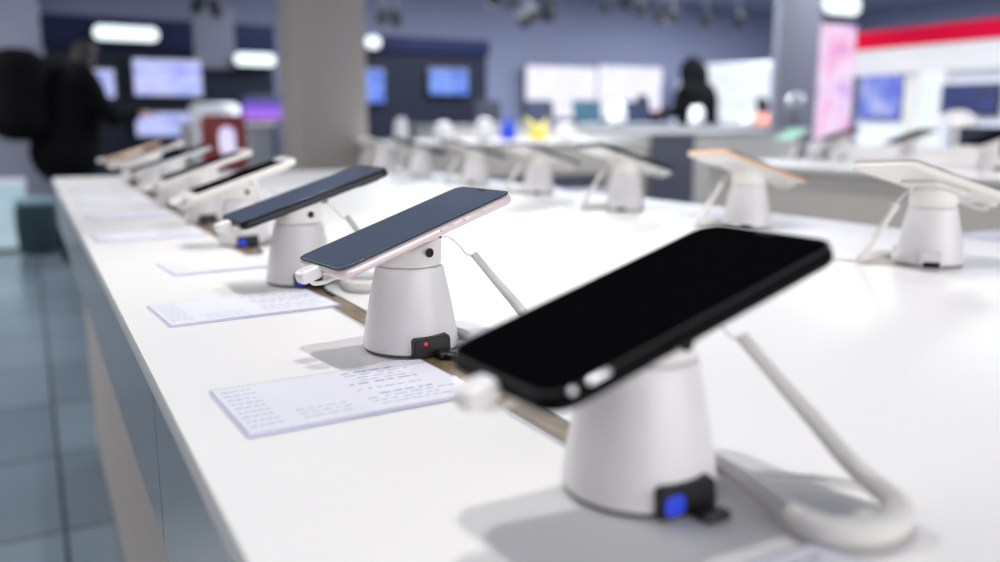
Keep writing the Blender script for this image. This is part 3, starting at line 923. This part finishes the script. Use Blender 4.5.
white_speaker('white speaker at the right end of the far counter', 7.4376, 7.5, 1.0605, 0.075, 0.10)
white_speaker('low white speaker at the left end of the white counter', 2.7079, 5.8, 0.9405, 0.07, 0.14)
white_speaker('white speaker beside the right edge of the grey column', 2.3733, 5.8, 0.9405, 0.05, 0.17)

# phones on the aisle counter on the right
CT = [
    (3.2940, 3.0225, 'white stand at the far end of the aisle counter', 'phone with a mint green screen at the far end of the aisle counter', 'mint'),
    (3.3062, 2.7453, 'white stand on the aisle counter below the pink advert tower', 'black faced phone on the aisle counter below the blue advert screen', 'glassblack'),
    (3.1523, 2.2693, 'white stand on the aisle counter below the lit white post', 'black faced phone on the aisle counter below the lit white post', 'glassblack'),
    (2.9983, 1.8387, 'white stand on the aisle counter cut by the right border', 'black faced phone on the aisle counter cut by the right border', 'glassblack'),
]
for i, (x, y, sl, plab, scr) in enumerate(CT):
    sc_ = 1.25
    yw = R_(-8 if i else 20)
    make_stand(sl, (x, y, TZ + 0.0002), yw, (0, 0, 0.090), R_(15), 0, 0.17, led=None, group='phone stands on the aisle counter', simple=True, scale=sc_)
    p, W, r = make_phone(plab, (x, y, TZ + 0.090*sc_), yw, R_(15), 0, 0.17, 'bodywhite', scr, style='full', group='phones on the aisle counter', corner=0.075, scale=sc_)
for k, (lab, x, y) in enumerate([
    ('flat white box between the stands below the blue advert screen', 3.3591, 2.8476),
    ('flat white box before the stand below the pink advert tower', 3.2475, 2.5356),
    ('flat white box before the stand below the lit white post', 3.0500, 2.0503)]):
    root = tag(empty('display_box', (x+0.02, y, TZ+0.0003), R_(-45)), lab, 'box', 'white boxes on the aisle counter')
    build('tray', slab(0.22, 0.11, 0.058, 0.014, 0.008, 6, 3, z0=0.0293), 'white', root)
    build('lid', slab(0.224, 0.114, 0.016, 0.016, 0.006, 6, 3, z0=0.0668), 'white2', root)
# round grey mirror head and white dome
root = tag(empty('globe_camera', (5.0378, 4.6000, 0)), 'pale grey globe on a pole before the slate column', 'camera')
build('globe', ellipsoid(bmesh.new(), (0, 0, 1.2112), (0.075, 0.075, 0.08)), 'bodygrey', root, smooth=80)
build('pole', lathe([(0.014, 0.02), (0.014, 1.2112 - 0.075)], 16), 'grey', root)
build('base', lathe([(0, 0), (0.13, 0), (0.13, 0.012), (0.12, 0.02), (0, 0.02)], 32), 'grey', root)
x_, y_ = 3.5764, 2.3549
root = tag(empty('display_dome', (x_, y_, TZ+0.0003)), 'white domed lamp on the aisle counter below the deep blue television', 'lamp')
build('stem', lathe([(0, 0), (0.05, 0), (0.05, 0.008), (0.012, 0.014), (0.012, 0.16), (0, 0.16)], 24), 'white', root)
build('shade', lathe([(0.0, 0.225), (0.03, 0.222), (0.065, 0.205), (0.085, 0.178), (0.09, 0.160), (0.086, 0.159), (0.06, 0.19), (0.0, 0.21)], 32), 'white', root)

# ------------------------------------------------------------------ ceiling spots
SP = [
    (1.5823, 9.0000, 2.2168, 0.3, 0), (1.7410, 9.0000, 2.1892, -0.5, 0), (3.5000, 9.0000, 2.2151, 0.2, 0), (3.7315, 9.2000, 2.2281, -0.3, 0),
    (4.8799, 9.0000, 2.4836, 0.0, 1), (5.1056, 9.0000, 2.4651, 0.4, 0), (4.7320, 8.0000, 2.1811, 0.9, 0), (5.6008, 9.0000, 2.4057, -0.4, 0),
    (6.4467, 9.0000, 2.5049, 0.2, 0), (7.0361, 9.4000, 2.6384, -0.2, 0), (6.6800, 8.6000, 2.4504, -0.2, 0), (7.3009, 9.0000, 2.4350, 0.3, 0), (7.0143, 8.4000, 2.3553, 0.0, 1),
    (7.9008, 8.8000, 2.3985, 0.3, 0), (8.4776, 8.8000, 2.4307, -0.3, 0),
]
NEAR = ['above the navy header behind the far phones, left one of two', 'above the navy header behind the far phones, right one of two',
        'above the navy header right of the grey column, left one of two', 'above the navy header right of the grey column, right one of two',
        'lit, above the left half of the video wall', 'just right of the lit spot above the video wall', 'big and tilted, above the left half of the video wall',
        'small, right of the big tilted spot', 'above the seam of the video wall', 'between the seam of the video wall and its right half', 'above the right half of the video wall',
        'beside the lit spot at the right end of the video wall', 'lit, at the right end of the video wall', 'above the left side of the bright display panel', 'above the right side of the bright display panel']
for (x, y, z, tilt, lit), where in zip(SP, NEAR):
    root = tag(empty('ceiling_spotlight', (x, y, 3.0)), 'black ceiling spotlight ' + where, 'spotlight', 'ceiling spotlights at the back')
    dz = z - 3.0
    build('stem', lathe([(0.010, dz+0.07), (0.010, -0.012), (0.05, -0.012), (0.05, -0.001), (0, -0.001)], 16), 'grey', root)
    k = 1.5 if 'big' in where else 1.0
    rm = Matrix.Translation((0, 0, dz)) @ Matrix.Rotation(tilt, 4, 'Y') @ Matrix.Rotation(R_(60 if lit else 25), 4, 'X')
    bm = lathe([(0, 0.085*k), (0.045*k, 0.08*k), (0.055*k, 0.06*k), (0.058*k, -0.075*k), (0.052*k, -0.08*k), (0.046*k, -0.06*k), (0, -0.06*k)], 24)
    bmesh.ops.transform(bm, matrix=rm, verts=bm.verts)
    can = build('lamp_can', bm, 'hole', root)
    bm = lathe([(0, -0.0815*k), (0.060*k, -0.0815*k), (0.060*k, -0.0835*k), (0, -0.0835*k)] if lit else [(0, -0.062*k), (0.044*k, -0.062*k), (0.044*k, -0.0635*k), (0, -0.0635*k)], 24)
    bmesh.ops.transform(bm, matrix=rm, verts=bm.verts)
    build('lens', bm, 'spotlamp' if lit else 'lens', can)

# ------------------------------------------------------------------ people
def person(label, x, y, rz, pose, coat='coat', trousers='tealcloth', vox=0.011, hood=False, group=None, bulk=1.0):
    """pose gives joint positions in the person's frame: facing +Y, feet at z = 0."""
    root = tag(empty('person', (x, y, 0), rz), label, 'person', group)
    J = {k: Vector(v) for k, v in pose.items()}
    bm = bmesh.new()
    def cap(a, b, ra, rb): capsule(bm, J[a], J[b], ra, rb)
    # trunk
    capsule(bm, J['hip'], J['waist'], 0.135, 0.120)
    capsule(bm, J['waist'], J['chest'], 0.120, 0.140)
    capsule(bm, J['chest'], J['neck'], 0.125, 0.055)
    capsule(bm, J['neck'], J['head'], 0.056, 0.060)
    hd = J['head']
    f = (J['face'] - hd); f.normalize()
    up = (hd - J['neck']); up = (up - f*up.dot(f)).normalized()
    sd = f.cross(up)
    hm = Matrix(((sd.x, f.x, up.x, 0), (sd.y, f.y, up.y, 0), (sd.z, f.z, up.z, 0), (0, 0, 0, 1)))
    def hp(a, b, c): return hd + sd*a + f*b + up*c
    ellipsoid(bm, hp(0, 0, 0.075), (0.076, 0.095, 0.105), hm)
    ellipsoid(bm, hp(0, 0.030, 0.005), (0.056, 0.062, 0.070), hm)           # jaw
    ellipsoid(bm, hp(0, 0.098, 0.052), (0.014, 0.022, 0.024), hm)           # nose
    ellipsoid(bm, hp(0, 0.084, 0.012), (0.026, 0.012, 0.011), hm)           # lips
    for s in (-1, 1):
        ellipsoid(bm, hp(s*0.078, -0.005, 0.055), (0.010, 0.020, 0.032), hm)  # ears
    for s in ('l', 'r'):
        cap('sh'+s, 'el'+s, 0.052, 0.040); cap('el'+s, 'wr'+s, 0.040, 0.027)
        capsule(bm, J['chest'] + (J['neck']-J['chest'])*0.35, J['sh'+s], 0.085, 0.060)
        cap('th'+s, 'kn'+s, 0.082, 0.055); cap('kn'+s, 'an'+s, 0.054, 0.038)
        capsule(bm, J['hip'], J['th'+s], 0.115, 0.090)
        an = J['an'+s]
        fd = J.get('toe', Vector((0, 1, 0)))
        capsule(bm, an + Vector((0, 0, -0.045)), an + fd*0.165 + Vector((0, 0, -0.058)), 0.042, 0.028)
        # hand: palm, four fingers, thumb
        wr, el = J['wr'+s], J['el'+s]
        hd_ = (wr - el).normalized()
        sx = 1 if s == 'r' else -1
        side = hd_.cross(Vector((0, 0, 1)))
        if side.length < 0.2: side = Vector((0, 1, 0))
        side.normalize()
        nrm = side.cross(hd_)
        pc = wr + hd_*0.05
        for q in (-1, 0, 1):
            capsule(bm, wr + side*q*0.012, pc + hd_*0.03 + side*q*0.026, 0.018, 0.016)
        for q, ln in ((-1.5, 0.060), (-0.5, 0.074), (0.5, 0.078), (1.5, 0.068)):
            b0 = pc + hd_*0.036 + side*q*0.021
            b1 = b0 + hd_*ln*0.5 - nrm*0.008 + side*q*0.003
            b2 = b1 + hd_*ln*0.42 - nrm*0.022
            capsule(bm, b0, b1, 0.0095, 0.0088); capsule(bm, b1, b2, 0.0088, 0.0078)
        t0 = wr + hd_*0.022 + side*sx*0.026
        t1 = t0 + hd_*0.034 + side*sx*0.026
        capsule(bm, t0, t1, 0.012, 0.010); capsule(bm, t1, t1 + hd_*0.030 + side*sx*0.004, 0.010, 0.0085)
    remesh(build('body', bm, 'skin', root, smooth=0), vox, 4)
    # coat
    bm = bmesh.new()
    capsule(bm, J['hip'] + Vector((0, 0, -0.05)), J['waist'], 0.185*bulk, 0.165*bulk)
    capsule(bm, J['waist'], J['chest'], 0.170*bulk, 0.180*bulk)
    capsule(bm, J['chest'], J['neck'] - (J['neck']-J['chest'])*0.22, 0.165*bulk, 0.100*bulk)
    for s in ('l', 'r'):
        capsule(bm, J['chest'] + (J['neck']-J['chest'])*0.4, J['sh'+s], 0.110*bulk, 0.085*bulk)
        capsule(bm, J['sh'+s], J['el'+s], 0.082, 0.064)
        capsule(bm, J['el'+s], J['wr'+s] - (J['wr'+s]-J['el'+s])*0.10, 0.064, 0.048)
    if hood:
        ellipsoid(bm, hp(0, -0.035, 0.070), (0.125*bulk, 0.115*bulk, 0.150*bulk), hm)
        ellipsoid(bm, hp(0, -0.050, 0.220), (0.060, 0.060, 0.110), hm)
        capsule(bm, J['neck'], hp(0, -0.03, 0.03), 0.12, 0.11)
    remesh(build('coat', bm, coat, root, smooth=0), 0.016, 5)
    bm = bmesh.new()
    for s in ('l', 'r'):
        capsule(bm, J['hip'] + (J['th'+s]-J['hip'])*0.5, J['th'+s], 0.130, 0.112)
        capsule(bm, J['th'+s], J['kn'+s], 0.105, 0.076)
        capsule(bm, J['kn'+s], J['an'+s] + Vector((0, 0, 0.03)), 0.075, 0.062)
    remesh(build('trousers', bm, trousers, root, smooth=0), 0.016, 5)
    for s in ('l', 'r'):
        bm = bmesh.new()
        an = J['an'+s]
        capsule(bm, an + Vector((0, 0, -0.035)), an + J.get('toe', Vector((0, 1, 0)))*0.19 + Vector((0, 0, -0.050)), 0.055, 0.040)
        capsule(bm, an + Vector((0, 0, 0.03)), an + Vector((0, 0, -0.03)), 0.052, 0.052)
        remesh(build('shoe', bm, 'black', root, smooth=0), 0.012, 3)
    if not hood:
        bm = bmesh.new()
        ellipsoid(bm, hp(0, -0.018, 0.098), (0.088, 0.100, 0.102), hm)
        ellipsoid(bm, hp(0, -0.050, 0.040), (0.080, 0.062, 0.100), hm)
        remesh(build('hair', bm, 'hair', root, smooth=0), 0.010, 3)
    return root

def stand_pose(lean=0.0, reach=0.35, hz=0.92, face=(0.0, 1.0)):
    s, c = math.sin(lean), math.cos(lean)
    hip = Vector((0, 0, hz))
    def up(d, x=0, fy=0): return (x, hip.y + s*d + fy*c, hip.z + c*d - fy*s)
    p = dict(hip=tuple(hip), waist=up(0.18), chest=up(0.38), neck=up(0.55), head=up(0.63, 0, 0.02))
    h = Vector(p['head'])
    p['face'] = (face[0], h.y + face[1], h.z - 0.25 - s*0.4)
    for sgn, nme in ((-1, 'l'), (1, 'r')):
        p['sh'+nme] = up(0.49, sgn*0.19)
        sh = Vector(p['sh'+nme])
        p['el'+nme] = (sgn*0.25, sh.y + reach*0.35, sh.z - 0.27)
        p['wr'+nme] = (sgn*0.20, sh.y + reach*0.35 + 0.20, sh.z - 0.27 - 0.02 + 0.05)
        p['th'+nme] = (sgn*0.095, 0.0, hz-0.06)
        p['kn'+nme] = (sgn*0.10, 0.03, 0.49)
        p['an'+nme] = (sgn*0.10, -0.02 if sgn < 0 else 0.03, 0.088)
    return p

px_, py_ = 0.2513, 7.3000
person('person in a black coat leaning over the far end of the white table', px_, py_, R_(-75), stand_pose(0.22, 0.50, 0.90, face=(-0.95, 0.3)), trousers='coat', bulk=1.35)
# black shoulder bag on the person's back, on the side away from the table
root = tag(empty('black_backpack', (px_ - 0.28, py_ - 0.07, 1.27), R_(-75)), 'big black backpack on the back of the person in the black coat', 'backpack')
bm = slab(0.50, 0.38, 0.66, 0.17, 0.15, 8, 6)
remesh(build('pack', bm, 'coat', root, smooth=60), 0.02, 4)
bm = slab(0.26, 0.08, 0.24, 0.03, 0.03, 6, 4, z0=-0.10, cy=-0.165)
build('front_pocket', bm, 'coat', root, smooth=60)
build('grab_handle', tube(spline([(-0.05, 0.10, 0.262), (-0.04, 0.10, 0.30), (0.04, 0.10, 0.30), (0.05, 0.10, 0.262)], 6), 0.010, 10), 'black', root)
for s in (-1, 1):
    build('shoulder_strap', tube(spline([(s*0.10, 0.13, 0.24), (s*0.12, 0.22, 0.27), (s*0.13, 0.33, 0.20), (s*0.13, 0.34, 0.02), (s*0.12, 0.15, -0.20)], 8), 0.018, 10), 'black', root)
# dark teal stool
x_, y_ = 0.0156, 8.0473
root = tag(empty('round_stool', (x_, y_, 0)), 'dark teal round stool with a paler seat near the far corner of the white table', 'stool')
build('drum', lathe([(0, 0.01), (0.13, 0.01), (0.150, 0.03), (0.160, 0.20), (0.158, 0.36), (0.145, 0.405), (0, 0.41)], 48), 'tealcloth', root)
build('seat', lathe([(0, 0.411), (0.135, 0.411), (0.150, 0.425), (0.150, 0.450), (0.135, 0.466), (0, 0.472)], 48), 'tealtop', root)
build('foot', lathe([(0, 0.0), (0.12, 0.0), (0.12, 0.009), (0, 0.009)], 32), 'black', root)
# pale lit cube display on the left
x_, y_ = -0.2285, 8.4000
root = tag(empty('lit_plinth', (x_-0.05, y_, 0)), 'low pale blue lit plinth at the left border', 'plinth')
build('lit_body', bx((0, 0, 0.30), (0.46, 0.34, 0.54), 0.01, 2), 'cyanglow', root)
build('cap', bx((0, 0, 0.585), (0.48, 0.36, 0.028), 0.006, 2), 'shopwhite', root)
build('base', bx((0, 0, 0.014), (0.30, 0.30, 0.028), 0.004, 1), 'black', root)

px_, py_ = 7.6602, 8.6000
person('shopper in a dark pointed hood standing at the far counter', px_, py_, R_(25), stand_pose(0.12, 0.5, 0.98), hood=True, trousers='navycloth', vox=0.013, bulk=1.6)
px_, py_ = 7.7808, 9.7000
person('crouching shopper in a black jacket left of the dark hood', px_, py_, R_(-10), stand_pose(0.42, 0.4, 0.72), coat='coat', trousers='navycloth', vox=0.013)
px_, py_ = 8.8583, 8.6000
person('shopper in a coral top at the right end of the far counter', px_, py_, R_(-20), stand_pose(0.15, 0.4, 0.62), coat='coral', trousers='navycloth', vox=0.013)

# ------------------------------------------------------------------ light and camera
def spot(name, loc, target, power, size=0.035, angle=70, col=(1.0, 0.975, 0.95), blend=0.6):
    l = bpy.data.lights.new(name, 'SPOT')
    l.energy = power
    l.shadow_soft_size = size
    l.spot_size = math.radians(angle)
    l.spot_blend = blend
    l.color = col
    o = bpy.data.objects.new(name, l)
    COL.objects.link(o)
    o.location = loc
    o.rotation_euler = (Vector(target) - Vector(loc)).to_track_quat('-Z', 'Y').to_euler()
    return o

def area(name, loc, sx, sy, power, col=(0.86, 0.92, 1.0), rot=(0, 0, 0)):
    l = bpy.data.lights.new(name, 'AREA')
    l.shape = 'RECTANGLE'
    l.size, l.size_y = sx, sy
    l.energy = power
    l.color = col
    o = bpy.data.objects.new(name, l)
    COL.objects.link(o)
    o.location = loc
    o.rotation_euler = rot
    return o

spot('track_or_fill_light', (0.27, 0.60, 2.75), (0.35, 0.45, 0.9), 51, angle=64)
spot('track_or_fill_light', (0.20, 1.15, 2.75), (0.35, 0.60, 0.9), 51, angle=64)
spot('track_or_fill_light', (0.30, 1.80, 2.75), (0.42, 1.60, 0.9), 36, angle=56)
spot('track_or_fill_light', (1.25, 1.35, 2.75), (1.0, 1.05, 0.9), 15, angle=56)
spot('track_or_fill_light', (0.30, 2.75, 2.75), (0.45, 2.40, 0.9), 36, angle=60)
spot('track_or_fill_light', (-0.10, 1.00, 2.75), (1.05, 1.75, 0.9), 38, angle=46)  # added fill, brightens the far row of stands from the left
spot('track_or_fill_light', (2.30, 1.50, 2.75), (3.0, 2.0, 0.9), 130, angle=70)  # added fill for the side faces on the aisle counter
spot('track_or_fill_light', (3.7, 4.4, 2.75), (3.8, 5.6, 0.9), 90, angle=75)  # added fill to lift the yellow ornament and white counter
area('ceiling_fill', (5.0, 7.5, 2.95), 5.0, 2.0, 420)  # unseen overhead fill added to light the back of the shop
area('ceiling_fill', (9.5, 8.6, 2.95), 2.0, 2.0, 170)  # added fill to lift the dark right part of the back wall
area('ceiling_fill', (7.2, 4.0, 2.95), 1.6, 4.0, 150)  # added overhead fill for the right side of the shop
area('ceiling_fill', (-1.8, 5.0, 2.95), 1.6, 6.0, 200, col=(0.97, 0.97, 0.98))  # added overhead fill for the left floor and counter sides
area('front_fill_light', (1.5, -4.6, 1.7), 6.0, 1.8, 185, col=(1.0, 0.97, 0.97), rot=(PI/2, 0, 0))  # unseen fill added behind the camera to brighten the stand fronts

wd = bpy.data.worlds.new('store surroundings')
SC.world = wd
wd.use_nodes = True
bg = wd.node_tree.nodes['Background']
bg.inputs['Color'].default_value = (0.92, 0.88, 0.87, 1)
bg.inputs['Strength'].default_value = 0.23

cam = bpy.data.cameras.new('camera')
cam.sensor_width = 36.0
cam.lens = 36.0 * 850 / 1000
cam.clip_start = 0.02
cam.clip_end = 100
cam.dof.use_dof = True
cam.dof.focus_distance = 0.62
cam.dof.aperture_fstop = 3.2
co = bpy.data.objects.new('camera', cam)
COL.objects.link(co)
co.matrix_world = Matrix(((0.876390, 0.087475, -0.473590, 0.000000), (-0.481601, 0.159182, -0.861813, 0.000000), (0.000000, 0.983366, 0.181634, 1.065000), (0.000000, 0.000000, 0.000000, 1.000000)))
SC.camera = co
SC.view_settings.view_transform = 'Standard'
SC.view_settings.look = 'None'
SC.view_settings.exposure = 0.0
SC.view_settings.gamma = 1.0
SC.view_settings.use_curve_mapping = False
